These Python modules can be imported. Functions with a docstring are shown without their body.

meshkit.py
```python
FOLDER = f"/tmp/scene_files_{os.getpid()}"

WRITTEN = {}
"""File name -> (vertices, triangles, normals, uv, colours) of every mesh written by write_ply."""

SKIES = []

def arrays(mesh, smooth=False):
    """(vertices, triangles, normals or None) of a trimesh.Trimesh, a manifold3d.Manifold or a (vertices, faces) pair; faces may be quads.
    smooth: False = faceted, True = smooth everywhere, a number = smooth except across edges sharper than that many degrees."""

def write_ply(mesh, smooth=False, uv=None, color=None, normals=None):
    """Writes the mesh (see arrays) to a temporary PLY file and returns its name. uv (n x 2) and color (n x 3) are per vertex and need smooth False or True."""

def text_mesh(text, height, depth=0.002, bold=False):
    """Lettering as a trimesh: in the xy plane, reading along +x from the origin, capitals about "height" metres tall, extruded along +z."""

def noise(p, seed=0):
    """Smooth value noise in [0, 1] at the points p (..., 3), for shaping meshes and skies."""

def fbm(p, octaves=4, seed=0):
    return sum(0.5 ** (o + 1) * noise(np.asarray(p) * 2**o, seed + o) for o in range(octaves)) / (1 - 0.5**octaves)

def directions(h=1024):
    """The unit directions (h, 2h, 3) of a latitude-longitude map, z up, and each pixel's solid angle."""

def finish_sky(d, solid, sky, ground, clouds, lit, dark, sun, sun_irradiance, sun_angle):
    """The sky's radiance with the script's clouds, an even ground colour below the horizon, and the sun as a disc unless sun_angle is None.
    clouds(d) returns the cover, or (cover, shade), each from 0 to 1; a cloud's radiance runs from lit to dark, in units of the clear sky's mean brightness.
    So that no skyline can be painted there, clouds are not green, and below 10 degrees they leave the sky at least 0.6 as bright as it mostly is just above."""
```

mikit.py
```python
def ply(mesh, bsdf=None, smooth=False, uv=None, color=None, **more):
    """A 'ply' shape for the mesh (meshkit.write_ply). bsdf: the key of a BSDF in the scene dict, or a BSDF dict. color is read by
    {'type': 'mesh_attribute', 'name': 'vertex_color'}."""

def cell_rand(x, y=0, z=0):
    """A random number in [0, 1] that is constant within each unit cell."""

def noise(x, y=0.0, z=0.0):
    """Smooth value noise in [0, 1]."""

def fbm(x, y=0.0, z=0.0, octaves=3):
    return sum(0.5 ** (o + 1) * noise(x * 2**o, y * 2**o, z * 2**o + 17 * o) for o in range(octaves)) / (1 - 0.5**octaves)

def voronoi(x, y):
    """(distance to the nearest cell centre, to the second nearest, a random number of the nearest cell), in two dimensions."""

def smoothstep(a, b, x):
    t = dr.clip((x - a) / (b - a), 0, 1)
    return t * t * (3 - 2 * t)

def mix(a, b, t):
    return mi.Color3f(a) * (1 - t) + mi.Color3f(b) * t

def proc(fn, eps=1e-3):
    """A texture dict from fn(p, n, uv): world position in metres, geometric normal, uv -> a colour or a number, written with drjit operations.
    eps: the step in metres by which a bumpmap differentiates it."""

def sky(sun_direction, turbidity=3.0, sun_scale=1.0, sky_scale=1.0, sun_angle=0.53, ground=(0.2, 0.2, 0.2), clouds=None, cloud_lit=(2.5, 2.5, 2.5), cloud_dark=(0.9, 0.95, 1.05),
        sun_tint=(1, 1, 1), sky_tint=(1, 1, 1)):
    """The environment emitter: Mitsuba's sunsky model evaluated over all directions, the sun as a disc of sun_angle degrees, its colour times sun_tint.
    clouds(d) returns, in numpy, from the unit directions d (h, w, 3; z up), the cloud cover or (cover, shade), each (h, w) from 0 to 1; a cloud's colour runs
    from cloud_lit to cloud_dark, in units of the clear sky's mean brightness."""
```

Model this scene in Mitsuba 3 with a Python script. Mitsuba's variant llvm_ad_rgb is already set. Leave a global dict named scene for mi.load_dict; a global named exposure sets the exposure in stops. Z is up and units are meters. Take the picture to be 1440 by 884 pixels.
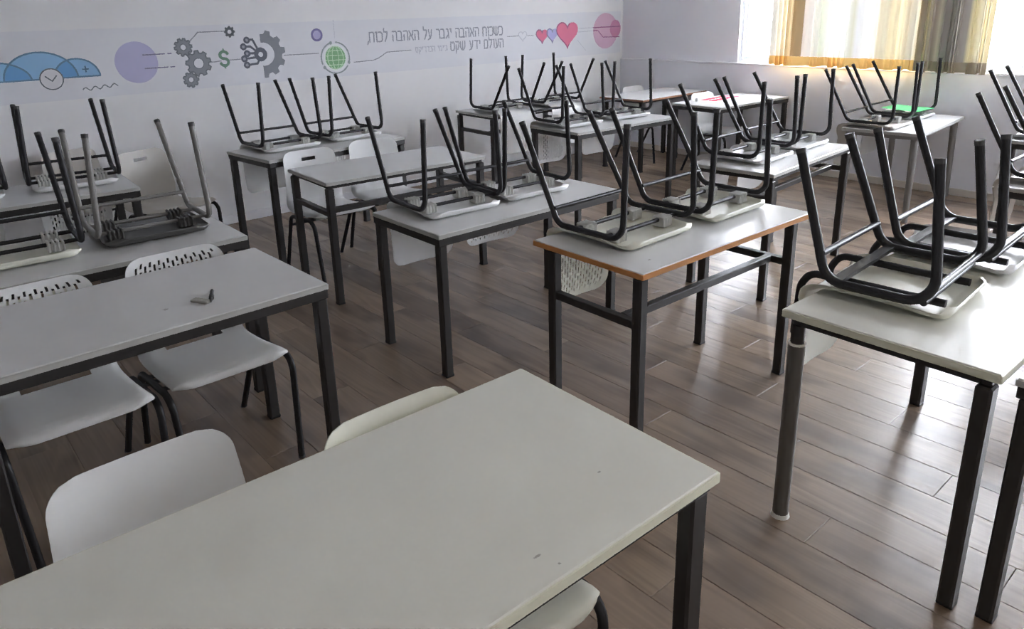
import math, numpy as np, trimesh, shapely
from shapely.geometry import LineString, Polygon, Point, box as sbox
from shapely import affinity
import mitsuba as mi, drjit as dr, mikit
from mikit import noise, fbm, cell_rand, smoothstep, mix
T4 = mi.ScalarTransform4f
scene, labels = {}, {}

# ---------------------------------------------------------------- camera, sky, exposure
PITCH, YAW, ROLL, FPX, EYE = 0.3074, 0.8575, -0.02627, 1039.2, (0, 0, 1.6546)
_f = np.array([math.cos(YAW) * math.cos(PITCH), math.sin(YAW) * math.cos(PITCH), -math.sin(PITCH)])
_r = np.cross(_f, [0, 0, 1]); _r /= np.linalg.norm(_r)
_u0 = np.cross(_r, _f)
_up = -math.sin(ROLL) * _r + math.cos(ROLL) * _u0
scene['camera'] = {'type': 'perspective', 'fov': math.degrees(2 * math.atan(720 / FPX)), 'fov_axis': 'x', 'near_clip': 0.05,
                   'principal_point_offset_y': 100.7 / 884,
                   'to_world': T4().look_at(origin=list(EYE), target=(np.array(EYE) + _f).tolist(), up=_up.tolist())}
SUN = np.array([math.cos(math.radians(34)) * math.cos(math.radians(6)), math.cos(math.radians(34)) * math.sin(math.radians(6)), math.sin(math.radians(34))])
def overcast(d):   # thin white overcast, brightest around the hidden sun
    ang = np.degrees(np.arccos(np.clip(d @ SUN, -1, 1)))
    return np.ones(d.shape[:2]), 1 - np.exp(-(ang / 38.0) ** 2)
scene['sky'] = mikit.sky(SUN.tolist(), turbidity=6, sun_scale=0.0, clouds=overcast, cloud_lit=(4.5, 4.65, 5.0), cloud_dark=(1.3, 1.40, 1.62), ground=(0.5, 0.5, 0.5))
exposure = 6.5

# ---------------------------------------------------------------- materials
def P(name, color, rough=0.5, spec=0.5, metallic=0.0, **k):
    d = {'type': 'principled', 'base_color': color if isinstance(color, dict) else {'type': 'rgb', 'value': list(color)}, 'roughness': rough, 'specular': spec, 'metallic': metallic, **k}
    scene[name] = {'type': 'twosided', 'bsdf': d}
    return name

PW, PL, PX0 = 0.18, 1.28, 0.35
def row_off(i): return ((i * 0.618 + 0.13) % 1.0) * PL
def floor_col(p, n, uv):
    i = dr.floor((p.x - PX0) / PW)
    t = i * 0.618 + 0.13 + 100.0
    off = (t - dr.floor(t)) * PL
    j = dr.floor((p.y - off) / PL)
    a, b = cell_rand(i + 60, j + 60, 3), cell_rand(i + 60, j + 60, 7)
    warp = fbm(p.x * 9 + a * 40, p.y * 1.6 + b * 30, 0, 3)
    g = noise(p.x * 55 + warp * 9, p.y * 2.2 + a * 50, b * 20)
    g2 = noise(p.x * 190, p.y * 6 + b * 50, 4.0)
    blotch = smoothstep(0.5, 0.78, fbm(p.x * 7 + b * 30, p.y * 2.4 + a * 30, 2.0, 3))
    c = mix((0.070, 0.044, 0.029), (0.228, 0.166, 0.112), dr.clip(a * 0.6 + g * 0.42 + g2 * 0.16 - 0.08, 0, 1))
    c = mix(c, (0.20, 0.145, 0.11), b * 0.3)
    return mix(c, (0.060, 0.040, 0.030), blotch * 0.65)
def wall_col(p, n, uv):
    s = fbm(p.x * 1.3, p.y * 1.3, p.z * 1.3, 3)
    scuff = smoothstep(0.66, 0.8, fbm(p.x * 5, p.y * 5, p.z * 2.2 + 9, 3)) * smoothstep(0.8, 0.35, p.z)
    return mix((0.70, 0.70, 0.705), (0.735, 0.732, 0.735), s) * (1 - 0.10 * scuff)
def lam(c0, c1, marks=()):
    def fn(p, n, uv):
        c = mix(c0, c1, fbm(p.x * 6, p.y * 6, p.z * 3, 3))
        for mx, my, rx, ry in marks:   # scuffs worn into the laminate
            d = dr.square((p.x - mx) / rx) + dr.square((p.y - my) / ry) + 0.8 * noise(p.x * 300, p.y * 300)
            c = mix(c, (0.20, 0.19, 0.17), smoothstep(1.2, 0.6, d) * 0.7)
        return c
    return fn
P('m_floor', mikit.proc(floor_col), 0.36, 1.0)
P('m_joint', (0.05, 0.035, 0.025), 0.8, 0.2)
P('m_wall', mikit.proc(wall_col), 0.75, 0.3)
P('m_wall_cool', (0.72, 0.73, 0.77), 0.7, 0.3)
P('m_ceiling', (0.62, 0.62, 0.62), 0.9, 0.2)
P('m_trim', (0.72, 0.72, 0.74), 0.5)
P('m_skirt', (0.60, 0.56, 0.50), 0.5)
P('m_grey_top', mikit.proc(lam((0.47, 0.47, 0.465), (0.52, 0.52, 0.515), ((2.025, 1.584, .010, .005), (0.60, 2.41, .012, .01)))), 0.30, 0.5)
P('m_cream_top', mikit.proc(lam((0.55, 0.55, 0.50), (0.60, 0.60, 0.55), ((0.706, 0.770, .011, .004), (0.720, 0.732, .004, .004), (0.96, 0.86, .005, .004)))), 0.30, 0.5)
P('m_cream_edge', (0.55, 0.545, 0.44), 0.4)
P('m_grey_edge', (0.36, 0.36, 0.34), 0.45)
P('m_orange_edge', (0.46, 0.20, 0.06), 0.4)
P('m_black', (0.022, 0.021, 0.020), 0.38, 0.5)
P('m_tube', (0.014, 0.014, 0.015), 0.40, 0.35)
P('m_grey_tube', (0.17, 0.165, 0.155), 0.35, 0.6)
P('m_grey_leg', (0.21, 0.205, 0.195), 0.4, 0.5, 0.3)
P('m_sleeve', (0.085, 0.08, 0.07), 0.3, 0.6)
P('m_clear', (0.62, 0.62, 0.58), 0.2, 0.6)
P('m_cap', (0.05, 0.05, 0.05), 0.5)
P('m_brown_edge', (0.24, 0.12, 0.07), 0.5)
P('m_shell', (0.60, 0.605, 0.60), 0.38, 0.5)
P('m_shell_cream', (0.58, 0.58, 0.50), 0.40, 0.5)
P('m_shell_beige', (0.47, 0.45, 0.41), 0.42, 0.5)
P('m_shell_dark', (0.055, 0.054, 0.050), 0.42, 0.5)
P('m_clip', (0.44, 0.44, 0.42), 0.5)
P('m_alu', (0.62, 0.65, 0.70), 0.4, 0.5)
P('m_paper', (0.85, 0.85, 0.85), 0.7)
P('m_red', (0.62, 0.05, 0.08), 0.9, 0.1)
P('m_green', (0.10, 0.60, 0.20), 0.6)
P('m_stub', (0.03, 0.03, 0.03), 0.5)
P('m_eraser', (0.30, 0.30, 0.27), 0.7)
P('m_outlet', (0.8, 0.8, 0.78), 0.4)
scene['m_glass'] = {'type': 'thindielectric', 'int_ior': 1.5}

STOPS1 = [(4.06, (.80, .78, .72)), (3.90, (.78, .74, .62)), (3.85, (.74, .62, .40)), (3.822, (.74, .60, .38)), (3.815, (.40, .27, .13)), (3.70, (.40, .28, .15)), (3.69, (.85, .74, .62)),
          (3.60, (.86, .82, .74)), (3.50, (.78, .80, .66)), (3.46, (.90, .89, .84)), (3.28, (.86, .86, .80)), (3.22, (.76, .74, .58)), (3.18, (.90, .89, .85)), (3.02, (.90, .88, .82)),
          (2.99, (.78, .69, .50)), (2.93, (.88, .82, .62)), (2.88, (.74, .64, .44)), (2.80, (.86, .78, .55)), (2.74, (.70, .59, .42)), (2.67, (.88, .84, .72)), (2.60, (.76, .66, .40))]
STOPS2 = [(2.66, (.62, .48, .22)), (2.60, (.50, .42, .34)), (2.57, (.80, .72, .48)), (2.53, (.36, .30, .26)), (2.49, (.66, .60, .48)), (2.44, (.34, .30, .28)), (2.37, (.50, .47, .42)), (2.31, (.33, .29, .27)), (2.255, (.40, .37, .33)),
          (2.245, (.84, .74, .48)), (2.17, (.86, .80, .60)), (2.08, (.82, .70, .42))]
def stripes(stops):
    def fn(p, n, uv):
        c = mi.Color3f(stops[0][1])
        for (y0, c0), (y1, c1) in zip(stops, stops[1:]):
            c = mix(c, mi.Color3f(c1), dr.clip((y0 - uv.x) / (y0 - y1), 0, 1))
        return c
    return fn
for nm, st in (('m_curtain', STOPS1), ('m_curtain_b', STOPS2)):
    scene[nm] = {'type': 'principledthin', 'base_color': mikit.proc(stripes(st)), 'roughness': 0.8, 'diff_trans': 0.065, 'spec_trans': 0.0}
scene['m_hem'] = {'type': 'principledthin', 'base_color': {'type': 'rgb', 'value': [.66, .42, .15]}, 'roughness': 0.8, 'diff_trans': 0.10, 'spec_trans': 0.0}
scene['m_hem_b'] = {'type': 'principledthin', 'base_color': {'type': 'rgb', 'value': [.36, .30, .22]}, 'roughness': 0.8, 'diff_trans': 0.06, 'spec_trans': 0.0}

# ---------------------------------------------------------------- helpers
cat = trimesh.util.concatenate
def rbox(x0, x1, y0, y1, z0, z1, c=0.002):
    c = min(c, (x1 - x0) / 3, (y1 - y0) / 3, (z1 - z0) / 3)
    pts = []
    for x, sx in ((x0, 1), (x1, -1)):
        for y, sy in ((y0, 1), (y1, -1)):
            for z, sz in ((z0, 1), (z1, -1)):
                pts += [(x + sx * c, y + sy * c, z), (x + sx * c, y, z + sz * c), (x, y + sy * c, z + sz * c)]
    return trimesh.convex.convex_hull(np.array(pts))
def box(x0, x1, y0, y1, z0, z1):
    return trimesh.creation.box(bounds=[[x0, y0, z0], [x1, y1, z1]])
def fillet(pts, r, n=7):
    pts = [np.array(p, float) for p in pts]; out = [pts[0]]
    for a, b, c in zip(pts, pts[1:], pts[2:]):
        u, v = (a - b), (c - b); lu, lv = np.linalg.norm(u), np.linalg.norm(v); u /= lu; v /= lv
        half = math.acos(np.clip(u @ v, -1, 1)) / 2
        d = min(r / math.tan(half), lu * 0.48, lv * 0.48); rr = d * math.tan(half)
        bis = (u + v) / np.linalg.norm(u + v); ctr = b + bis * rr / math.sin(half)
        p0, p1 = b + u * d - ctr, b + v * d - ctr
        ang = math.acos(np.clip(p0 @ p1 / (np.linalg.norm(p0) * np.linalg.norm(p1)), -1, 1))
        for t in np.linspace(0, 1, n):
            out.append(ctr + (math.sin((1 - t) * ang) * p0 + math.sin(t * ang) * p1) / math.sin(ang))
    return np.array(out + [pts[-1]])
def tube(path, r, n=12, flat=None):
    """A capped tube along the path; flat = (half width, half height) makes a rectangular bar, its first axis near world z."""
    path = np.array(path, float); m = len(path)
    tan = np.gradient(path, axis=0); tan /= np.linalg.norm(tan, axis=1, keepdims=True)
    ref = np.array([0, 0, 1.0]) if abs(tan[0][2]) < 0.8 else np.array([1.0, 0, 0])
    a = ref - tan[0] * (ref @ tan[0]); rings = []
    for p, t in zip(path, tan):
        a = a - t * (a @ t); a /= np.linalg.norm(a); b = np.cross(t, a)
        if flat:
            rings.append([p + sx * flat[0] * a + sy * flat[1] * b for sx, sy in ((1, 1), (-1, 1), (-1, -1), (1, -1))])
        else:
            rings.append([p + r * (math.cos(q) * a + math.sin(q) * b) for q in np.arange(n) * 2 * math.pi / n])
    k = len(rings[0]); v = np.vstack([np.array(rings).reshape(-1, 3), path[:1], path[-1:]]); f = []
    for i in range(m - 1):
        for j in range(k):
            q = (j + 1) % k
            f += [[i * k + j, i * k + q, (i + 1) * k + q], [i * k + j, (i + 1) * k + q, (i + 1) * k + j]]
    for j in range(k):
        q = (j + 1) % k
        f += [[m * k, q, j], [m * k + 1, (m - 1) * k + j, (m - 1) * k + q]]
    return trimesh.Trimesh(v, f, process=False)
def cyl(p0, p1, r0, r1=None, n=16):
    r1 = r0 if r1 is None else r1
    p0, p1 = np.array(p0, float), np.array(p1, float); t = (p1 - p0) / np.linalg.norm(p1 - p0)
    a = np.cross(t, [0, 0, 1] if abs(t[2]) < 0.9 else [1, 0, 0]); a /= np.linalg.norm(a); b = np.cross(t, a)
    q = np.arange(n) * 2 * math.pi / n; ring = np.cos(q)[:, None] * a + np.sin(q)[:, None] * b
    v = np.vstack([p0 + ring * r0, p1 + ring * r1, [p0], [p1]]); i = np.arange(n); k = (i + 1) % n
    f = np.vstack([np.stack([i, k, k + n], 1), np.stack([i, k + n, i + n], 1), np.stack([i * 0 + 2 * n, k, i], 1), np.stack([i * 0 + 2 * n + 1, i + n, k + n], 1)])
    return trimesh.Trimesh(v, f, process=False)
def numbered(key):
    if key not in used: used.add(key); return key
    i = 1
    while f'{key}_{i:03d}' in used: i += 1
    used.add(f'{key}_{i:03d}'); return f'{key}_{i:03d}'
used = set()
def thing(name, label, category, group=None, kind=None):
    key = numbered(name); labels[key] = {'label': label, 'category': category}
    if group: labels[key]['group'] = group
    if kind: labels[key]['kind'] = kind
    return key
def part(parent, name, shape, M=None, label=None):
    key = numbered(parent + '__' + name)
    scene[key] = {**shape, 'to_world': T4(M)} if M is not None else dict(shape)
    if label: labels[key] = {'label': label}
    return key
def struct(name, mesh, mat, label, category):
    used.add(name); scene[name] = mikit.ply(mesh, mat); labels[name] = {'label': label, 'category': category, 'kind': 'structure'}
    return name
def place(x, y, z, phi, flip=False, tilt=0.0):
    c, s = math.cos(phi), math.sin(phi)
    R = np.array([[c, -s, 0], [s, c, 0], [0, 0, 1.0]])
    if flip: R = R @ np.diag([-1.0, 1.0, -1.0])
    if tilt: R = R @ np.array([[1, 0, 0], [0, math.cos(tilt), -math.sin(tilt)], [0, math.sin(tilt), math.cos(tilt)]])
    M = np.eye(4); M[:3, :3] = R; M[:3, 3] = (x, y, z)
    return M

# ---------------------------------------------------------------- the room
XW, YW, ZC, XB, YB = 7.029, 6.035, 3.0, -4.2, -3.2
SILL, HEAD = 1.05, 2.60
struct('floor', box(XB, XW + .1, YB, YW + .1, -0.10, -0.006), 'm_joint', 'wooden plank floor of the classroom', 'floor')
struct('ceiling', box(XB, XW + .15, YB, YW + .1, ZC, ZC + .1), 'm_ceiling', 'plain white classroom ceiling', 'ceiling')
struct('wall_left', box(XB, XW + .3, YW, YW + .1, -0.1, ZC), 'm_wall', 'white wall carrying the long printed mural', 'wall')
struct('wall_back', box(XB - .1, XB, YB, YW, -0.1, ZC), 'm_wall', 'white wall behind the camera', 'wall')
struct('wall_near', box(XB - .1, XW + .3, YB - .1, YB, -0.1, ZC), 'm_wall', 'white wall on the near side of the room', 'wall')
WIN = [(4.45, 2.62), (2.27, 0.1), (-0.25, -2.4)]
XU = XW + .028
wr = [box(XW, XW + .22, YB, YW, -0.1, SILL - .02), box(XU, XW + .22, YB, YW, HEAD, ZC)]
for y1, y0 in ((YW, WIN[0][0]), (WIN[0][1], WIN[1][0]), (WIN[1][1], WIN[2][0]), (WIN[2][1], YB)):
    wr.append(box(XU, XW + .22, y0, y1, SILL - .02, HEAD))
struct('wall_right', cat(wr), 'm_wall_cool', 'pale wall under and around the curtained windows', 'wall')
struct('trim_1', rbox(XW - .012, XW + .2, YB, YW - .001, SILL - .02, SILL, .004), 'm_trim', 'thin white window ledge running along the wall', 'ledge')
struct('baseboard_left', rbox(XB, XW, YW - .012, YW, -0.004, .07, .003), 'm_trim', 'low white baseboard below the mural wall', 'baseboard')
struct('baseboard_right', rbox(XW - .012, XW, YB, YW - .013, -0.004, .06, .003), 'm_skirt', 'low beige baseboard below the windows', 'baseboard')
lampk = thing('ceiling_lamp', 'square warm white ceiling lamp above the near end of the room', 'lamp')
LX, LY = 1.0, -0.75
part(lampk, 'housing', mikit.ply(cat([rbox(LX - .32, LX + .32, LY - .32, LY + .32, ZC - .03, ZC), rbox(LX - .32, LX + .32, LY - .32, LY - .30, ZC - .07, ZC - .03), rbox(LX - .32, LX + .32, LY + .30, LY + .32, ZC - .07, ZC - .03), rbox(LX - .32, LX - .30, LY - .30, LY + .30, ZC - .07, ZC - .03), rbox(LX + .30, LX + .32, LY - .30, LY + .30, ZC - .07, ZC - .03)]), 'm_trim'))
part(lampk, 'diffuser', {**mikit.ply(box(LX - .30, LX + .30, LY - .30, LY + .30, ZC - .06, ZC - .05), 'm_trim'), 'emitter': {'type': 'area', 'radiance': {'type': 'rgb', 'value': [0.15, 0.132, 0.103]}}})
# planks: every board of the floor on its own
for i in range(37):
    x0 = PX0 + i * PW; off = row_off(i); x1 = min(x0 + PW, XW)
    for j in range(-2, 5):
        y0, y1 = off + j * PL, off + (j + 1) * PL
        y0, y1 = max(y0, -0.45), min(y1, YW)
        if y1 - y0 > 0.03 and x1 - x0 > .02:
            part('floor', 'plank', mikit.ply(rbox(x0 + .0007, x1 - .0007, y0 + .0007, y1 - .0007, -0.008, 0.0, .0012), 'm_floor'))
part('floor', 'surround', mikit.ply(cat([box(XB, PX0, YB, YW, -0.008, 0), box(PX0, XW, YB, -0.45, -0.008, 0)]), 'm_floor'))
for k, (ya, yb) in enumerate(WIN, 1):
    w = f'window_{k}'; used.add(w)
    labels[w] = {'label': ['aluminium window behind the striped curtain, next to the far corner', 'aluminium window to the right of the gathered curtain', 'aluminium window outside the right of the view'][k - 1], 'category': 'window', 'kind': 'structure'}
    xf0, xf1, fw = XW + .06, XW + .12, .034
    part(w, 'frame', mikit.ply(cat([rbox(xf0, xf1, yb, ya, SILL, SILL + fw), rbox(xf0, xf1, yb, ya, HEAD - fw, HEAD), rbox(xf0, xf1, yb, yb + fw, SILL + fw, HEAD - fw), rbox(xf0, xf1, ya - fw, ya, SILL + fw, HEAD - fw)]), 'm_alu'))
    ym = (ya + yb) / 2
    for s, (a, b) in enumerate(((yb + fw, ym + .03), (ym - .03, ya - fw))):
        xs = xf0 + .006 + .024 * s
        sash = part(w, 'sash', mikit.ply(cat([rbox(xs, xs + .022, a, b, SILL + fw, SILL + fw + .03), rbox(xs, xs + .022, a, b, HEAD - fw - .03, HEAD - fw), rbox(xs, xs + .022, a, a + .024, SILL + fw + .03, HEAD - fw - .03), rbox(xs, xs + .022, b - .024, b, SILL + fw + .03, HEAD - fw - .03)]), 'm_alu'))
        pv = np.array([[xs + .011, a + .024, SILL + fw + .03], [xs + .011, b - .024, SILL + fw + .03], [xs + .011, b - .024, HEAD - fw - .03], [xs + .011, a + .024, HEAD - fw - .03]])
        part(sash, 'pane', mikit.ply((pv, np.array([[0, 1, 2], [0, 2, 3]])), 'm_glass'))

# ---------------------------------------------------------------- curtains
def curtain(name, label, y0, y1, z0, z1, pleats, amp, mat, hemmat, hem=.088, seed=1, xc=6.955):
    rng = np.random.default_rng(seed); n, m = pleats * 14, 10
    t = np.linspace(0, 1, n + 1)
    ph = 2 * math.pi * pleats * (t + 0.035 * np.sin(2 * math.pi * (2.3 * t + rng.random())) + 0.02 * np.sin(2 * math.pi * (5.1 * t + rng.random())))
    a = amp * (0.55 + 0.45 * np.sin(2 * math.pi * (3.1 * t + rng.random())))
    ofs = xc + a * np.sin(ph) + 0.3 * a * np.sin(2 * ph + 1)
    yy = y0 + (y1 - y0) * t + 0.35 * amp * np.cos(ph) * (1 if pleats < 10 else .5)
    c = thing(name, label, 'curtain')
    for nm, a0, a1, mt in (('cloth', z0 + hem, z1, mat), ('hem', z0, z0 + hem, hemmat)):
        zz = np.linspace(a0, a1, m + 1 if nm == 'cloth' else 3)
        wav = 0.006 * np.sin(ph * .5 + 1)
        V = np.array([[o + (0.0 if nm == 'cloth' else -0.001), y, z + (w_ if z == z0 else 0)] for z in zz for o, y, w_ in zip(ofs, yy, wav)])
        uv = np.array([[y0 + (y1 - y0) * q, z] for z in zz for q in t])
        F = [[i * (n + 1) + j, i * (n + 1) + j + 1, (i + 1) * (n + 1) + j + 1, (i + 1) * (n + 1) + j] for i in range(len(zz) - 1) for j in range(n)]
        part(c, nm, mikit.ply((V, np.array(F)), mt, smooth=True, uv=uv), label={'cloth': None, 'hem': 'ochre band along the bottom edge' if mat == 'm_curtain' else 'grey brown band along the bottom edge'}[nm])
    return c
curtain('striped_curtain', 'cream curtain with ochre and brown stripes drawn across the window nearest the corner', 4.02, 2.60, 1.05, 2.70, 17, .026, 'm_curtain', 'm_hem', seed=4)
curtain('striped_curtain', 'gathered grey brown curtain bunched in folds between the two windows', 2.63, 2.09, 1.045, 2.70, 9, .038, 'm_curtain_b', 'm_hem_b', seed=9, xc=6.93)
rl = thing('curtain_rail', 'white curtain rail fixed to the wall above the windows', 'curtain rail')
part(rl, 'rail', mikit.ply(rbox(6.93, 6.975, -2.4, 4.5, 2.70, 2.735), 'm_trim'))
for yb_ in (-2.3, 0.0, 2.45, 4.4):
    part(rl, 'bracket', mikit.ply(rbox(6.975, XU, yb_ - .02, yb_ + .02, 2.705, 2.73), 'm_trim'))

# ---------------------------------------------------------------- the mural on the left wall (x along the wall, z up)
RY = np.array([[1, 0, 0, 0], [0, 0, -1, YW], [0, 1, 0, 0], [0, 0, 0, 1.0]])
mural = thing('wall_mural', 'long printed wall mural with cloud, gears, globe, Hebrew lettering and hearts', 'wall mural')
def decal(name, geom, color, layer, label=None, parent=None):
    key = 'm_print_' + '_'.join(f'{int(c * 1000):03d}' for c in color)
    if key not in scene: P(key, color, 0.65, 0.3)
    d0 = 0.0006 * layer
    polys = [g for g in (geom.geoms if hasattr(geom, 'geoms') else [geom]) if g.geom_type == 'Polygon' and g.area > 1e-7]
    ms = [trimesh.creation.extrude_polygon(g, d0, engine='earcut') for g in polys]
    m = cat(ms); m.apply_transform(RY)
    return part(parent or mural, name, mikit.ply(m, key), label=label)
def arc(cx, cz, rx, rz, a0, a1, n=40):
    return [(cx + rx * math.cos(a), cz + rz * math.sin(a)) for a in np.radians(np.linspace(a0, a1, n))]
def disc(cx, cz, r, rz=None): return Polygon(arc(cx, cz, r, rz or r, 0, 360, 49)[:-1])
def line(pts, w, cap='round'): return LineString(pts).buffer(w / 2, cap_style=cap, join_style='round')
def gear(cx, cz, ro, ri, n, hole, rot=0.0):
    pts = []
    for i in range(n):
        for da, r in ((-.32, ri), (-.2, ro), (.2, ro), (.32, ri)):
            a = 2 * math.pi * (i + da) / n + rot; pts.append((cx + r * math.cos(a), cz + r * math.sin(a)))
    g = Polygon(pts).buffer(.003).buffer(-.003)
    return g.difference(disc(cx, cz, hole)) if hole else g
U = shapely.union_all
INK, INK2, PALE = (.17, .19, .21), (.30, .31, .34), (.52, .53, .57)
decal('printed_band', sbox(-0.6, 1.115, 7.02, 1.588), (.662, .668, .698), 1, 'faint lavender printed strip')
# cloud
def dome(cx, z0, r, rz): return Polygon(arc(cx, z0, r, rz, 0, 180))
big, small, lef = dome(.99, 1.268, .222, .180), dome(1.21, 1.268, .143, .125), dome(.70, 1.268, .228, .128)
decal('cloud', U([big, small, lef]), (.27, .46, .66), 2, 'blue cloud of three overlapping arches')
for g in (small, lef): decal('cloud_overlap', big.intersection(g), (.15, .34, .58), 3, 'darker blue where two arches overlap')
decal('cloud_outline', U([g.exterior.buffer(.0055) for g in (big, small, lef)]), (.14, .25, .36), 4, 'dark blue outline of the cloud')
clk = decal('clock', disc(1.045, 1.265, .072), (.64, .64, .66), 5, 'white clock face with two hands')
decal('ring', disc(1.045, 1.265, .074).difference(disc(1.045, 1.265, .066)), INK, 6, parent=clk)
decal('hand', line([(1.010, 1.285), (1.047, 1.252), (1.078, 1.287)], .008), INK, 6, parent=clk)
decal('plus_sign', U([line([(1.248, 1.318), (1.284, 1.318)], .009), line([(1.266, 1.300), (1.266, 1.336)], .009)]), (.10, .18, .27), 5)
xs = np.linspace(1.226, 1.455, 60)
decal('squiggle', line([(x, 1.178 + (x - 1.226) * .07 + .011 * math.sin((x - 1.226) / .229 * 2 * math.pi * 3.6)) for x in xs], .007), INK, 2)
decal('lilac_disc', disc(1.610, 1.342, .149), (.44, .43, .60), 2, 'large lilac disc')
for z, a in ((1.392, (1.661, 1.813, 1.839, 1.862)), (1.294, (1.662, 1.823, 1.844, 1.873))):
    decal('dash', U([line([(a[0], z), (a[1], z)], .0085), line([(a[2], z), (a[3], z)], .0085)]), (.22, .21, .30), 3)
for cx, cz, ro, n, h, rot in ((1.957, 1.432, .066, 10, .020, .1), (2.055, 1.306, .097, 9, .036, .25), (1.980, 1.188, .058, 9, .018, 0)):
    g = decal('gear', gear(cx, cz, ro, ro * .80, n, h, rot), (.245, .26, .285), 2, 'grey cogwheel')
    decal('outline', U([gear(cx, cz, ro, ro * .80, n, 0, rot).exterior.buffer(.0045), disc(cx, cz, h + .006).difference(disc(cx, cz, h))]), INK, 3, parent=g)
g = decal('gear', gear(2.328, 1.532, .045, .036, 8, .016), (.10, .11, .12), 2, 'small black cogwheel')
for g in (line([(2.008, 1.470), (2.082, 1.538), (2.285, 1.538)], .008), line([(2.146, 1.308), (2.232, 1.314)], .008), line([(2.288, 1.316), (2.40, 1.318)], .008), line([(2.760, 1.327), (3.075, 1.325)], .008),
      line([(3.412, 1.229), (3.61, 1.234), (3.67, 1.25), (3.76, 1.297), (4.026, 1.301)], .0085), line([(5.228, 1.373), (5.395, 1.373)], .007), line([(5.515, 1.370), (5.60, 1.368)], .007)):
    decal('connecting_line', g, INK2, 2)
S = arc(2.2575, 1.357, .031, .027, 20, 270, 18) + arc(2.2575, 1.303, .031, .027, 90, -160, 18)
decal('dollar_sign', U([line(S, .022), line([(2.2575, 1.380), (2.2575, 1.402)], .012), line([(2.2575, 1.258), (2.2575, 1.280)], .012)]), (.16, .27, .20), 3, 'dark green dollar sign')
hg = gear(2.585, 1.345, .190, .160, 11, .092, .14).intersection(sbox(2.570, 1.0, 2.9, 1.7))
decal('half_gear', hg, (.235, .25, .275), 2, 'right half of a large grey cogwheel')
nodes = [(2.458, 1.462), (2.424, 1.412), (2.448, 1.358), (2.420, 1.318), (2.436, 1.268)]
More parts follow.
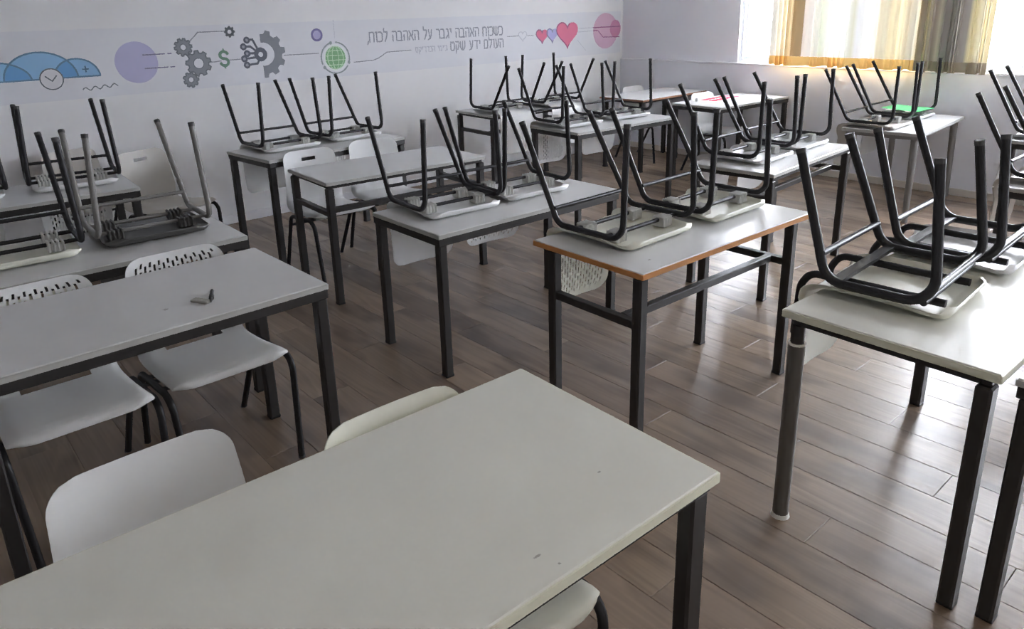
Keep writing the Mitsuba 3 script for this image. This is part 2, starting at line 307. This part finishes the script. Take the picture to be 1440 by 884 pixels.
legs_ = [[(2.458, 1.462), (2.505, 1.465), (2.540, 1.385)], [(2.424, 1.412), (2.480, 1.412), (2.530, 1.37)], [(2.448, 1.358), (2.53, 1.358)], [(2.420, 1.318), (2.53, 1.325)], [(2.436, 1.268), (2.525, 1.275), (2.545, 1.31)]]
decal('circuit_hub', U([disc(2.560, 1.345, .055).difference(disc(2.560, 1.345, .020))] + [line(l, .017) for l in legs_] + [disc(x, z, .027) for x, z in nodes]), (.13, .14, .17), 3, 'dark circuit hub with five branches')
decal('circuit_node', U([disc(x, z, .0115) for x, z in nodes]), (.33, .34, .38), 4)
decal('lilac_ring', disc(3.075, 1.477, .054).difference(disc(3.075, 1.477, .036)), (.19, .17, .33), 3, 'small purple ring')
decal('lilac_dot', disc(3.075, 1.477, .037), (.40, .38, .56), 2)
gb = decal('globe', disc(3.232, 1.278, .098), (.22, .42, .22), 3, 'green globe with grid lines')
lat = [line([(3.11, 1.278 + d), (3.36, 1.278 + d)], .007) for d in (-.06, -.02, .02, .06)] + [line(arc(3.232, 1.278, rx, .098, -90, 90, 20), .007) for rx in (-.075, -.03, .03, .075)]
decal('grid', U(lat).intersection(disc(3.232, 1.278, .097)), (.50, .68, .47), 4, parent=gb)
decal('globe_rim', disc(3.232, 1.278, .118).difference(disc(3.232, 1.278, .098)), (.70, .74, .72), 3)
arcs = [arc(3.232, 1.278, .136, .132, a, b, 20) for a, b in ((-20, 85), (105, 200), (215, 325))]
decal('globe_orbit', U([line(a, .012) for a in arcs] + [disc(*a[k], .014) for a, k in zip(arcs, (0, 0, 0))]), (.30, .34, .34), 4)
decal('dotted_line', U([line([(3.243, z), (3.242, z + .012)], .006) for z in np.arange(1.447, 1.60, .022)]), PALE, 2)
# Hebrew lettering, drawn as strokes
GL = {'כ': ([[(0, 1), (.42, 1), (.6, .82), (.6, .18), (.42, 0), (0, 0)]], .6), 'ש': ([[(.8, 1), (.8, .35), (.58, 0), (.22, 0), (0, .35), (0, 1)], [(.4, 1), (.36, .05)]], .8), 'ו': ([[(0, 1), (.2, 1), (.2, 0)]], .2),
      'ח': ([[(0, 0), (0, 1), (.52, 1), (.65, .85), (.65, 0)]], .65), 'ה': ([[(0, 1), (.52, 1), (.65, .85), (.65, 0)], [(.06, .6), (.06, 0)]], .65), 'א': ([[(0, 1), (.65, 0)], [(.65, 1), (.6, .65), (.42, .42)], [(.05, 0), (.05, .3), (.25, .58)]], .65),
      'ב': ([[(0, 1), (.4, 1), (.52, .85), (.52, 0)], [(0, 0), (.65, 0)]], .65), 'י': ([[(0, 1), (.18, 1), (.18, .6)]], .2), 'ג': ([[(.08, 1), (.33, 1), (.4, .5), (.45, 0)], [(.4, .38), (0, 0)]], .45),
      'ר': ([[(0, 1), (.4, 1), (.55, .82), (.55, 0)]], .55), 'ע': ([[(.6, 1), (.55, .4), (.35, .05), (0, -.08)], [(.1, 1), (.32, .1)]], .62), 'ל': ([[(.05, 1.35), (.05, 1), (.55, 1), (.5, .6), (.2, 0)]], .55),
      'ם': ([[(0, 1), (.48, 1), (.6, .85), (.6, 0), (0, 0), (0, 1)]], .6), 'ד': ([[(0, 1), (.62, 1)], [(.5, 1), (.5, 0)]], .6), 'ק': ([[(0, 1), (.5, 1), (.6, .85), (.55, .5), (.35, .1)], [(.08, .62), (.08, -.35)]], .6),
      'ט': ([[(.2, .95), (0, 1), (0, .12), (.12, 0), (.48, 0), (.6, .15), (.6, .8), (.45, 1), (.3, .88)]], .6), 'מ': ([[(.12, 1), (0, 0)], [(.06, .7), (.3, 1), (.5, .95), (.6, .7), (.6, 0), (.3, 0)]], .62), 'נ': ([[(.1, 1), (.4, 1), (.4, 0), (0, 0)]], .42),
      'ס': ([[(-.02, 1), (.55, 1), (.62, .5), (.45, 0), (.2, 0), (.05, .5), (.05, 1)]], .62), '׳': ([[(.1, 1.1), (0, .8)]], .1), ',': ([[(.1, .05), (0, -.22)]], .1), ' ': ([], .34)}
def hebrew(text, xr, xl, z0, h, w):   # the words of a line, from right to left, each as one print
    adv = [GL[c][1] + .24 for c in text]; k = (xr - xl) / (sum(adv) - .24); x = xr; words = [[]]
    for c, a in zip(text, adv):
        if c == ' ': words.append([])
        x0 = x - GL[c][1] * k
        words[-1] += [line([(x0 + px * k, z0 + pz * h) for px, pz in s], w) for s in GL[c][0]]
        x -= a * k
    return [U(o) for o in words]
for g in hebrew('כשכוח האהבה יגבר על האהבה לכוח,', 5.166, 3.567, 1.394, .082, .0125): decal('lettering', g, (.30, .31, .35), 3, 'word of the first line of dark grey Hebrew lettering')
for g in hebrew('העולם ידע שקט', 5.172, 4.495, 1.272, .080, .0125): decal('lettering', g, (.33, .34, .38), 3, 'word of the second line of dark grey Hebrew lettering')
for g in hebrew('ג׳ימי הנדריקס', 4.449, 4.078, 1.276, .046, .007): decal('small_lettering', g, (.44, .45, .50), 3, 'word of the small grey Hebrew signature line')
def heart(cx, zt, zb, w):
    t = np.linspace(0, 2 * math.pi, 60)[:-1]; x = 16 * np.sin(t) ** 3; y = 13 * np.cos(t) - 5 * np.cos(2 * t) - 2 * np.cos(3 * t) - np.cos(4 * t)
    x, y = x / 32 * w, (y - y.min()) / (y.max() - y.min()) * (zt - zb) + zb
    return Polygon(np.stack([cx + x, y], 1))
def heart_pair(cx, zt, zb, w, col, col2, layer, lab):
    h = heart(cx, zt, zb, w); k = decal('heart', h, col, layer, lab); decal('outline', h.exterior.buffer(.006).intersection(sbox(0, 0, cx + w * .1, 3)), col2, layer + 1, parent=k)
decal('heart_outline', heart(5.448, 1.412, 1.316, .115).exterior.buffer(.005), PALE, 2, 'small pale heart outline')
heart_pair(5.732, 1.423, 1.278, .178, (.60, .16, .26), (.34, .16, .26), 3, 'small red heart')
heart_pair(5.885, 1.428, 1.280, .165, (.42, .40, .64), (.26, .26, .38), 3, 'small lilac heart')
heart_pair(6.120, 1.486, 1.210, .335, (.66, .19, .29), (.42, .13, .24), 5, 'large red heart')
decal('pink_oval', disc(6.755, 1.373, .212, .200), (.62, .42, .53), 2, 'large translucent pink disc')
decal('pink_oval', disc(6.925, 1.392, .095, .10), (.55, .25, .38), 3, 'smaller pink disc at the room corner')
decal('pink_line', U([line([(6.54, 1.416), (7.01, 1.416)], .011), line([(6.54, 1.383), (6.62, 1.383), (6.713, 1.304), (7.0, 1.297)], .009)]), (.34, .14, .26), 4)
decal('arrow_line', U([line([(6.30, 1.417), (6.54, 1.416)], .008), line([(6.30, 1.377), (6.55, 1.382)], .007), line([(6.28, 1.29), (6.42, 1.17)], .005)]), PALE, 2)

# ---------------------------------------------------------------- tables
# name: centre x, y, turn in degrees, length, width, height
TB = {'T1': (0.497, 1.015, -1.29, 1.297, 0.616, 0.760), 'T2': (0.560, 2.538, 1.16, 1.060, 0.601, 0.757), 'T3': (0.577, 3.356, -0.86, 1.137, 0.573, 0.749), 'T4': (0.537, 4.751, -2.90, 1.137, 0.573, 0.750),
      'T5': (2.458, 4.953, 5.65, 1.137, 0.576, 0.750), 'T6': (2.446, 3.996, -2.88, 1.118, 0.552, 0.744), 'T7': (2.395, 2.844, -0.52, 1.199, 0.568, 0.708), 'T8': (2.456, 1.772, -1.02, 1.133, 0.566, 0.776),
      'T9': (2.577, 0.740, -0.88, 1.163, 0.602, 0.752), 'T10': (2.595, 0.130, -0.9, 1.15, 0.58, 0.742), 'T11': (4.782, 5.344, -2.18, 1.137, 0.567, 0.748), 'T12': (4.593, 4.103, -2.28, 1.144, 0.562, 0.749),
      'T13': (6.440, 5.046, 1.24, 1.126, 0.570, 0.746), 'T14': (6.430, 4.092, -1.89, 1.138, 0.566, 0.748), 'T15': (4.214, 2.350, 4.53, 1.126, 0.527, 0.752), 'T16': (6.380, 2.436, 4.60, 1.150, 0.583, 0.693),
      'T17': (4.74, 0.83, 0.0, 1.14, 0.57, 0.75), 'T18': (6.17, 1.21, 0.0, 1.14, 0.57, 0.75)}
def tmat(n):   # local x = along the table, local y = away from the mural wall is -y
    x, y, a, *_ = TB[n]; return place(x, y, 0, math.radians(a))
def table(n, label, top='m_grey_top', edge='m_grey_edge', inset=.03, apron=.035, flush=.006, leg='square', lw=.042, stretch=0, thick=.020, group=None, legmat='m_black'):
    _, _, _, L, W, H = TB[n]; M = tmat(n); t = thing('school_table', label, 'table', group)
    e = .004 if edge else 0
    part(t, 'tabletop', mikit.ply(rbox(-L / 2 + e, L / 2 - e, -W / 2 + e, W / 2 - e, H - thick, H, .0025), top), M)
    if edge:
        o = shapely.geometry.box(-L / 2, -W / 2, L / 2, W / 2).buffer(-.006).buffer(.006)
        m = trimesh.creation.extrude_polygon(o.difference(sbox(-L / 2 + e, -W / 2 + e, L / 2 - e, W / 2 - e)), thick - .0028, engine='earcut'); m.apply_translation([0, 0, H - thick - .0006])
        part(t, 'edge_band', mikit.ply(m, edge), M, {'m_orange_edge': 'worn orange wooden edge', 'm_cream_edge': 'rounded cream edge'}.get(edge))
    ztop = H - thick
    if apron:
        a = flush; b = .026
        for q in ((-L / 2 + a, L / 2 - a, -W / 2 + a, -W / 2 + a + b), (-L / 2 + a, L / 2 - a, W / 2 - a - b, W / 2 - a), (-L / 2 + a, -L / 2 + a + b, -W / 2 + a + b, W / 2 - a - b), (L / 2 - a - b, L / 2 - a, -W / 2 + a + b, W / 2 - a - b)):
            part(t, 'apron_rail', mikit.ply(rbox(*q, ztop - apron, ztop, .002), legmat), M)
    zl = ztop - (apron or 0)
    for sx in (-1, 1):
        for sy in (-1, 1):
            cx, cy = sx * (L / 2 - inset), sy * (W / 2 - inset)
            if leg == 'square':
                m = rbox(cx - lw / 2, cx + lw / 2, cy - lw / 2, cy + lw / 2, .006, zl, .005)
            elif leg == 'cone':
                m = cyl((cx * 1.02, cy * 1.02, .004), (cx * .97, cy * .97, zl), .021, .028)
            elif leg == 'mixed' and (sx, sy) == (-1, 1):
                m = cyl((cx, cy, .60), (cx, cy, zl), .021)
            else:
                m = rbox(cx - lw / 2 - .006, cx + lw / 2 + .006, cy - lw / 2, cy + lw / 2, .006, zl, .006)
            lk = part(t, 'leg', mikit.ply(m, legmat, smooth=30), M, 'round telescopic leg' if leg == 'mixed' and (sx, sy) == (-1, 1) else None)
            if leg == 'mixed' and (sx, sy) == (-1, 1):
                part(lk, 'sleeve', mikit.ply(cyl((cx, cy, .012), (cx, cy, .635), .026), 'm_sleeve', smooth=30), M, 'grey outer sleeve of the telescopic leg')
                part(lk, 'collar', mikit.ply(cyl((cx, cy, .633), (cx, cy, .640), .0275), 'm_clear', smooth=30), M)
                part(lk, 'foot', mikit.ply(cyl((cx, cy, 0), (cx, cy, .014), .031, .027), 'm_clear', smooth=30), M, 'clear plastic foot')
            elif leg != 'cone':
                part(lk, 'foot', mikit.ply(rbox(cx - lw / 2 - .001, cx + lw / 2 + .001, cy - lw / 2 - .001, cy + lw / 2 + .001, 0, .012, .002), 'm_tube'), M)
    if stretch:
        h = .016
        for sx in (-1, 1):
            cx = sx * (L / 2 - inset)
            part(t, 'stretcher', mikit.ply(rbox(cx - h, cx + h, -W / 2 + inset + lw / 2, W / 2 - inset - lw / 2, stretch - h, stretch + h, .003), legmat), M)
        yb_ = -W / 2 + inset + .09
        part(t, 'stretcher', mikit.ply(rbox(-L / 2 + inset + h, L / 2 - inset - h, yb_ - h, yb_ + h, stretch - h, stretch + h, .003), legmat), M)
    return t
table('T1', 'large bare cream table in the foreground, cut off by the lower left edge', 'm_cream_top', 'm_cream_edge', inset=.038, apron=.024, flush=.014, lw=.040, leg='rect', thick=.022)
table('T2', 'grey topped table at the left with a dark pencil stub lying on it', inset=.028, flush=.004)
table('T3', 'grey topped table carrying the dark grey upturned chair, behind the pencil stub table', flush=.004)
table('T4', 'grey topped table at the far left edge in front of the cloud mural', flush=.004)
table('T5', 'grey topped table along the mural wall below the gears and green globe')
table('T6', 'bare grey table with low stretchers and two upright white chairs tucked behind it', stretch=.55, apron=.022, flush=.02)
table('T7', 'grey topped table with two upturned chairs, between the bare table and the orange edged table', flush=.003, apron=.036)
table('T8', 'orange edged table with two perforated chairs upturned on it, centre of the room', edge='m_orange_edge', inset=.062, apron=.022, flush=.05, stretch=.548, thick=.022)
table('T9', 'cream edged table at the right with one round telescopic front leg', 'm_cream_top', 'm_cream_edge', inset=.040, apron=.028, flush=.026, leg='mixed', lw=.042, thick=.024)
table('T10', 'table at the lower right corner, only its corner and one black leg in view', 'm_grey_top', inset=.034, leg='rect')
table('T11', 'grey topped table against the mural wall under the Hebrew lettering', stretch=.575, apron=.022, flush=.02)
table('T12', 'grey topped table before the hearts mural, a perforated chair back hanging at its end')
table('T13', 'bare table with thin reddish brown edge in the far corner of the room', edge='m_brown_edge', inset=.05, apron=.022, flush=.03)
table('T14', 'table with a red printed sheet lying on it, below the left window')
table('T15', 'grey topped table with stretchers and two upturned chairs, behind the orange edged table', stretch=.60, apron=.024, flush=.01)
table('T16', 'table on tapered grey metal legs with a green sheet on it, below the curtain', edge='m_grey_edge', inset=.05, leg='cone', apron=.03, flush=.03, legmat='m_grey_leg', thick=.024)
table('T17', 'table at the right edge carrying a chair with a slot in its hanging back')
table('T18', 'table at the right edge close to the window wall, behind the slotted chair')

# ---------------------------------------------------------------- chairs (local: x across, +y the sitter's front, z up, seat top at z = 0)
PROF = [(.188, -.034), (.185, -.018), (.172, -.006), (.14, -.001), (.06, -.006), (-.03, -.010), (-.12, -.009), (-.18, -.006), (-.212, -.001), (-.236, .012), (-.250, .034), (-.258, .065), (-.263, .11), (-.266, .17), (-.270, .23), (-.277, .30), (-.286, .352)]
def shell(style):
    prof = fillet([(0, a, b) for a, b in PROF], .02, 4)[:, 1:]
    s = np.r_[0, np.cumsum(np.linalg.norm(np.diff(prof, axis=0), axis=1))]
    sb = np.interp(.034, prof[len(prof) // 2:, 1], s[len(prof) // 2:])     # where the back begins
    stot = s[-1]
    def build(s0, s1, ds, ncol, hole, half, rounded):
        rows = np.linspace(s0, s1, max(2, int(round((s1 - s0) / ds))) + 1)
        py, pz = np.interp(rows, s, prof[:, 0]), np.interp(rows, s, prof[:, 1])
        ty, tz = np.gradient(py, rows), np.gradient(pz, rows); ln = np.hypot(ty, tz); ty, tz = ty / ln, tz / ln
        ny, nz = tz, -ty                                                   # normal towards the sitter
        tc = np.linspace(-1, 1, ncol + 1)
        Vt, Vb = [], []
        for i, q in enumerate(rows):
            hw = half(q)
            for c in tc:
                x = c * hw
                isback = np.clip((pz[i] - .01) / .08, 0, 1)
                edge = np.clip((abs(c) * hw - (hw - .035)) / .035, 0, 1)
                cf = x / .19; dn = isback * .020 * cf * cf + (1 - isback) * (-.020 * edge ** 2)
                for V, off in ((Vt, .0), (Vb, -.0045)):
                    V.append((x, py[i] + ny[i] * (dn + off), pz[i] + nz[i] * (dn + off)))
        n, k = len(rows), ncol + 1
        keep = np.array([[not hole(.5 * (rows[i] + rows[i + 1]), .5 * (tc[j] + tc[j + 1]) * half(.5 * (rows[i] + rows[i + 1])), j) for j in range(ncol)] for i in range(n - 1)])
        N = n * k; F = []
        def v(i, j): return i * k + j
        for i in range(n - 1):
            for j in range(ncol):
                if not keep[i, j]: continue
                a, b, c, d = v(i, j), v(i, j + 1), v(i + 1, j + 1), v(i + 1, j)
                F += [[a, b, c], [a, c, d], [N + a, N + c, N + b], [N + a, N + d, N + c]]
                for (ii, jj, p, q) in ((i - 1, j, a, b), (i, j + 1, b, c), (i + 1, j, c, d), (i, j - 1, d, a)):
                    if not (0 <= ii < n - 1 and 0 <= jj < ncol and keep[ii, jj]):
                        F += [[q, p, N + p], [q, N + p, N + q]]
        return trimesh.Trimesh(np.vstack([Vt, Vb]), F, process=False)
    def half_seat(q):
        w = .214 - .010 * q / sb
        if q < .05: w -= .05 * (1 - math.sqrt(max(0, 1 - (1 - q / .05) ** 2)))
        return w
    def half_back(q):
        w = .204 - .022 * (q - sb) / (stot - sb); r = .062
        d = stot - q
        if d < r: w -= r * (1 - math.sqrt(max(0, 1 - (1 - d / r) ** 2)))
        return max(w, .05)
    gap = style in ('slotted', 'gap')
    def hole_seat(q, x, j): return gap and q > sb - .070 and abs(x) < .112
    def hole_back(q, x, j):
        z = q - sb
        if gap and z < .034 and abs(x) < .112: return True
        if style == 'slotted' and abs(x) < .150 and 'x' and .070 < z < .298:
            r = (z - .070) + (.018 if (j // 2) % 2 else 0)
            return j % 2 == 1 and (r % .038) < .0265
        if style == 'handle' and abs(x) < .045 and .252 < z < .276: return True
        return False
    fine = style == 'slotted'
    seat = build(0, sb, .0075, 26, hole_seat, half_seat, 'front')
    back = build(sb, stot, .006 if fine else .008, 42 if fine else 30, hole_back, half_back, 'top')
    return seat, back
SH = {k: shell(k) for k in ('plain', 'slotted', 'handle')}
_ply = {}
def cply(key, mesh, mat, smooth=35):
    if (key, mat) not in _ply: _ply[key, mat] = mikit.ply(mesh() if callable(mesh) else mesh, mat, smooth=smooth)
    return _ply[key, mat]
FA = dict(w=.405, D=.545, h=.452, off=-.120, tilt=-.021, wU=.446, DU=.262, r=.0122, R=.062)
FB = dict(w=.372, D=.400, h=.460, off=-.105, tilt=-.009, wU=.470, DU=.250, r=.0150, R=.075)
def side_path(f, s, zb):
    yF, yB = f['D'] / 2 + f['off'], -f['D'] / 2 + f['off']
    tF, tB = -(f['h'] - f['tilt'] * 1.0), -(f['h'] + f['tilt'] * 1.0)
    return fillet([(s * f['w'] / 2, yF, tF), (s * f['wU'] / 2, f['DU'] / 2 + .028, zb), (s * f['wU'] / 2, -f['DU'] / 2 - .040, zb), (s * f['w'] / 2, yB, tB)], f['R'], 8)
def lerp(a, b, t): return tuple(np.array(a) * (1 - t) + np.array(b) * t)
def make_chair(label, M, style='plain', mat='m_shell', frame='A', tube_mat='m_tube', clip_mat=None, group=None):
    f = FA if frame == 'A' else FB; zb = -.050 if frame == 'A' else -.058
    t = thing('school_chair', label, 'chair', group)
    part(t, 'seat', cply(('seat', style), SH[style][0], mat), M)
    part(t, 'backrest', cply(('back', style), SH[style][1], mat, 25), M, {'slotted': 'backrest pierced by staggered slots', 'handle': 'backrest with a grip slot'}.get(style))
    for s in (-1, 1):
        path = side_path(f, s, zb)
        lf = part(t, 'leg_frame', cply((frame, 'side', s), lambda: tube(path, f['r']), tube_mat), M)
        for e in (0, -1):
            d = path[e] - path[1 if e == 0 else -2]; d /= np.linalg.norm(d)
            part(lf, 'foot_cap', cply((frame, 'cap', s, e), lambda: cyl(path[e] - d * .012, path[e] + d * .003, f['r'] + .0012, n=12), 'm_cap'), M)
    x = f['wU'] / 2; bk = ((-f['D'] / 2 + f['off']), -(f['h'] + f['tilt'])); k = .16
    yb, zz = -f['DU'] / 2 - .040 + (bk[0] + f['DU'] / 2 + .040) * k, zb + (bk[1] - zb) * k
    xk = x + (f['w'] / 2 - x) * k
    if frame == 'A':
        part(t, 'cross_bar', cply('Abar0', lambda: tube([(-xk, yb + .012, zz), (xk, yb + .012, zz)], .0085), tube_mat), M)
        for y in (-.085, .070):
            part(t, 'cross_bar', cply(('Abar', y), lambda: tube([(-x, y, -.046), (x, y, -.046)], .0085), tube_mat), M)
            for sx in (-.150, .135):
                part(t, 'clip', cply(('clip', y, sx), lambda: cat([rbox(sx - .030, sx + .030, y - .026, y + .026, -.050, -.0150, .006)] + [rbox(sx - .030 + .0165 * i, sx - .030 + .0165 * i + .0105, y - .030, y + .030, -.060, -.0155, .005) for i in range(4)]), clip_mat or 'm_clip'), M)
    else:
        part(t, 'cross_bar', cply('Bbar0', lambda: tube([(-xk, yb, zz - .02), (xk, yb, zz - .02)], .0105), tube_mat), M)
        part(t, 'cross_bar', cply('Bbar1', lambda: tube([(-x, -f['DU'] / 2 - .01, zb - .004), (x, -f['DU'] / 2 - .01, zb - .004)], 0, flat=(.006, .017)), tube_mat), M)
        for y, z in ((f['DU'] / 2 - .005, zb - .002), (f['DU'] / 2 + .012, zb - .040)):
            part(t, 'cross_bar', cply(('Bbar', y), lambda: tube([(-x, y, z), (x, y, z)], .0105), tube_mat), M)
        for sx in (-.120, .120):
            part(t, 'seat_rail', cply(('rail', sx), lambda: tube(fillet([(sx, .150, -.030), (sx, -.262, -.030), (sx, -.292, .02), (sx, -.300, .20)], .06, 8), .0125), tube_mat), M)
    return t
def chair_on(n, label, tu, th=0.0, tv=None, flip=False, **k):
    """A chair upturned on table n, its seat lying on the top and its back hanging over the long edge."""
    x, y, a, L, W, H = TB[n]; a = math.radians(a)
    tv = (-W / 2 + .208 - .1 * abs(math.sin(math.radians(th)))) if tv is None else tv
    if flip: tv = -tv
    wx, wy = x + tu * math.cos(a) + tv * math.sin(a), y + tu * math.sin(a) - tv * math.cos(a)
    return make_chair(label, place(wx, wy, H + .0015, a + math.radians(th) + (0 if flip else math.pi), flip=True), **k)
TILT = math.radians(4.4)
def chair_at(x, y, phi, label, **k):
    """An upright chair on the floor, facing phi (0 = towards +y)."""
    return make_chair(label, place(x, y, .452 + .004, phi, tilt=TILT), **k)
def chair_by(n, label, tu, tv, th=0.0, **k):
    x, y, a, L, W, H = TB[n]; a = math.radians(a)
    return chair_at(x + tu * math.cos(a) + tv * math.sin(a), y + tu * math.sin(a) - tv * math.cos(a), a + math.radians(th) + math.pi, label, **k)
chair_by('T1', 'plain white chair drawn back from the foreground table, lower left', -.215, -.215, 2)
chair_by('T1', 'plain cream chair pushed in at the foreground table, its back just above the tabletop edge', .272, -.028, 0, mat='m_shell_cream')
chair_by('T2', 'slotted white chair at the left end of the pencil stub table, cut by the frame', -.242, -.085, 0, style='slotted')
chair_by('T2', 'white chair with slotted back tucked in at the right end of the pencil stub table', .242, -.095, 0, style='slotted')
chair_by('T6', 'white chair with a grip slot, left one tucked behind the bare table', -.27, -.30, 2, style='handle')
chair_by('T6', 'shiny white chair, right one tucked behind the bare table', .215, -.36, -3)
chair_at(1.47, 5.20, math.radians(-162), 'beige chair with a grip slot on the floor beyond the far left table', style='handle', mat='m_shell_beige')
chair_at(1.10, 5.62, math.radians(-165), 'beige chair mostly hidden behind the grip slot chair near the mural wall', style='plain', mat='m_shell_beige')
chair_by('T13', 'chair standing under the bare far corner table', .15, -.12, 0, style='plain')
chair_by('T14', 'dark framed chair pushed under the table with the red printed sheet', .05, -.095, 0, style='plain')
chair_on('T3', 'cream chair with light clips upturned on the table behind the pencil stub', -.235, -2, style='slotted', mat='m_shell_cream')
chair_on('T3', 'dark grey chair with grey metal legs upturned on the table at the left', .27, -1, style='plain', mat='m_shell_dark', tube_mat='m_grey_tube', clip_mat='m_shell_dark')
chair_on('T4', 'upturned chair at the left edge of the picture on the far left table', -.26, 0, style='plain')
chair_on('T4', 'upturned chair at the right end of the far left table', .30, -3, style='slotted')
chair_on('T5', 'upturned chair on the near left end of the table below the gears mural', -.245, -2)
chair_on('T5', 'upturned chair on the right end of the table below the green globe', .295, -1, style='slotted')
chair_on('T7', 'plain upturned chair, left end of the table before the bare table', -.285, -3)
chair_on('T7', 'perforated upturned chair, right end of the table before the bare table', .20, -3, style='slotted')
chair_on('T8', 'perforated cream chair upturned on the left end of the orange edged table', -.235, 2, style='slotted', mat='m_shell_cream')
chair_on('T8', 'perforated cream chair upturned on the right end of the orange edged table', .30, 2, style='slotted', mat='m_shell_cream')
chair_on('T9', 'heavy framed cream chair upturned on the near end of the cream edged table', -.165, 4, tv=-.108, frame='B', mat='m_shell_cream')
chair_on('T9', 'heavy framed chair upturned behind it on the cream edged table, at the right', .37, 3, tv=-.108, frame='B', mat='m_shell')
chair_on('T11', 'upturned chair on the left end of the table under the Hebrew lettering', -.31, 0, flip=True, frame='A')
chair_on('T11', 'upturned chair on the right end of the table under the Hebrew lettering', .30, 1, flip=True, frame='A')
chair_on('T12', 'upturned perforated chair on the near end of the table before the hearts mural', -.32, -1, style='slotted')
chair_on('T12', 'plain upturned chair on the far end of the table before the hearts mural', .255, -3)
chair_on('T15', 'white upturned chair, near end of the table behind the orange edged table', -.20, -1)
chair_on('T15', 'white upturned chair, far end of the table behind the orange edged table', .335, -1)
chair_on('T16', 'beige upturned chair on the near end of the grey legged table', -.32, -1, mat='m_shell_beige')
chair_on('T16', 'upturned chair holding the green sheet on the grey legged table', .26, -3)
chair_on('T17', 'upturned chair at the right edge, a grip slot in its hanging back', -.26, 0, style='handle', mat='m_shell_beige')
chair_on('T18', 'upturned white chair at the right edge of the picture, nearest the window wall', -.28, 3)

# ---------------------------------------------------------------- small things on the tables
def tpt(n, tu, tv, z=0):
    x, y, a, L, W, H = TB[n]; a = math.radians(a); return np.array([x + tu * math.cos(a) + tv * math.sin(a), y + tu * math.sin(a) - tv * math.cos(a), H + z])
st = thing('pencil_stub', 'small dark pencil stub with grey eraser lying on the table at the left', 'pencil')
a, b = tpt('T2', .205, .090, .0075), tpt('T2', .161, .195, .0075)
part(st, 'barrel', mikit.ply(cyl(a, lerp(a, b, .68), .0065, n=6), 'm_stub'))
part(st, 'grip', mikit.ply(cyl(lerp(a, b, .45), lerp(a, b, .66), .0085), 'm_stub', smooth=30))
part(st, 'tip', mikit.ply(cyl(lerp(a, b, .68), b, .0060, .0015), 'm_stub', smooth=30))
sm = thing('eraser', 'flat grey eraser beside the dark pencil stub', 'eraser')
M = place(*tpt('T2', .145, .150), math.radians(-62)); part(sm, 'block', mikit.ply(rbox(-.035, .035, -.014, .014, 0, .009, .003), 'm_eraser'), M)
pp = thing('paper_sheet', 'white sheet with red print lying on the table below the left window', 'paper')
M = place(*tpt('T14', -.03, -.125, .0005), math.radians(4))
part(pp, 'sheet', mikit.ply(rbox(-.28, .30, -.12, .13, 0, .003, .001), 'm_paper'), M)
for q in range(2): part(pp, 'print_line', mikit.ply(rbox(-.22, .28, -.085 + .105 * q, .0 + .095 * q, .003, .0034, .0001), 'm_red'), M, 'red printed line')
pb = thing('paper_roll', 'small crumpled white paper at the left end of the red printed sheet', 'paper')
part(pb, 'roll', mikit.ply(cyl(tpt('T14', -.33, -.17, .018), tpt('T14', -.14, -.20, .018), .018, .016, n=14), 'm_paper', smooth=40))
gs = thing('green_sheet', 'bright green sheet lying on the upturned chairs below the curtain', 'paper')
nx = 12; V = []
for i in range(nx + 1):
    for j in range(nx + 1):
        V.append((-.18 + .36 * i / nx, -.15 + .30 * j / nx, .004 * math.sin(3.1 * i / nx + 1) + .010 * (j / nx) ** 2))
F = [[i * (nx + 1) + j, i * (nx + 1) + j + 1, (i + 1) * (nx + 1) + j + 1, (i + 1) * (nx + 1) + j] for i in range(nx) for j in range(nx)]
part(gs, 'sheet', mikit.ply((np.array(V), np.array(F)), 'm_green', smooth=True), place(*tpt('T16', .26, -.07, .072), math.radians(1.6)))
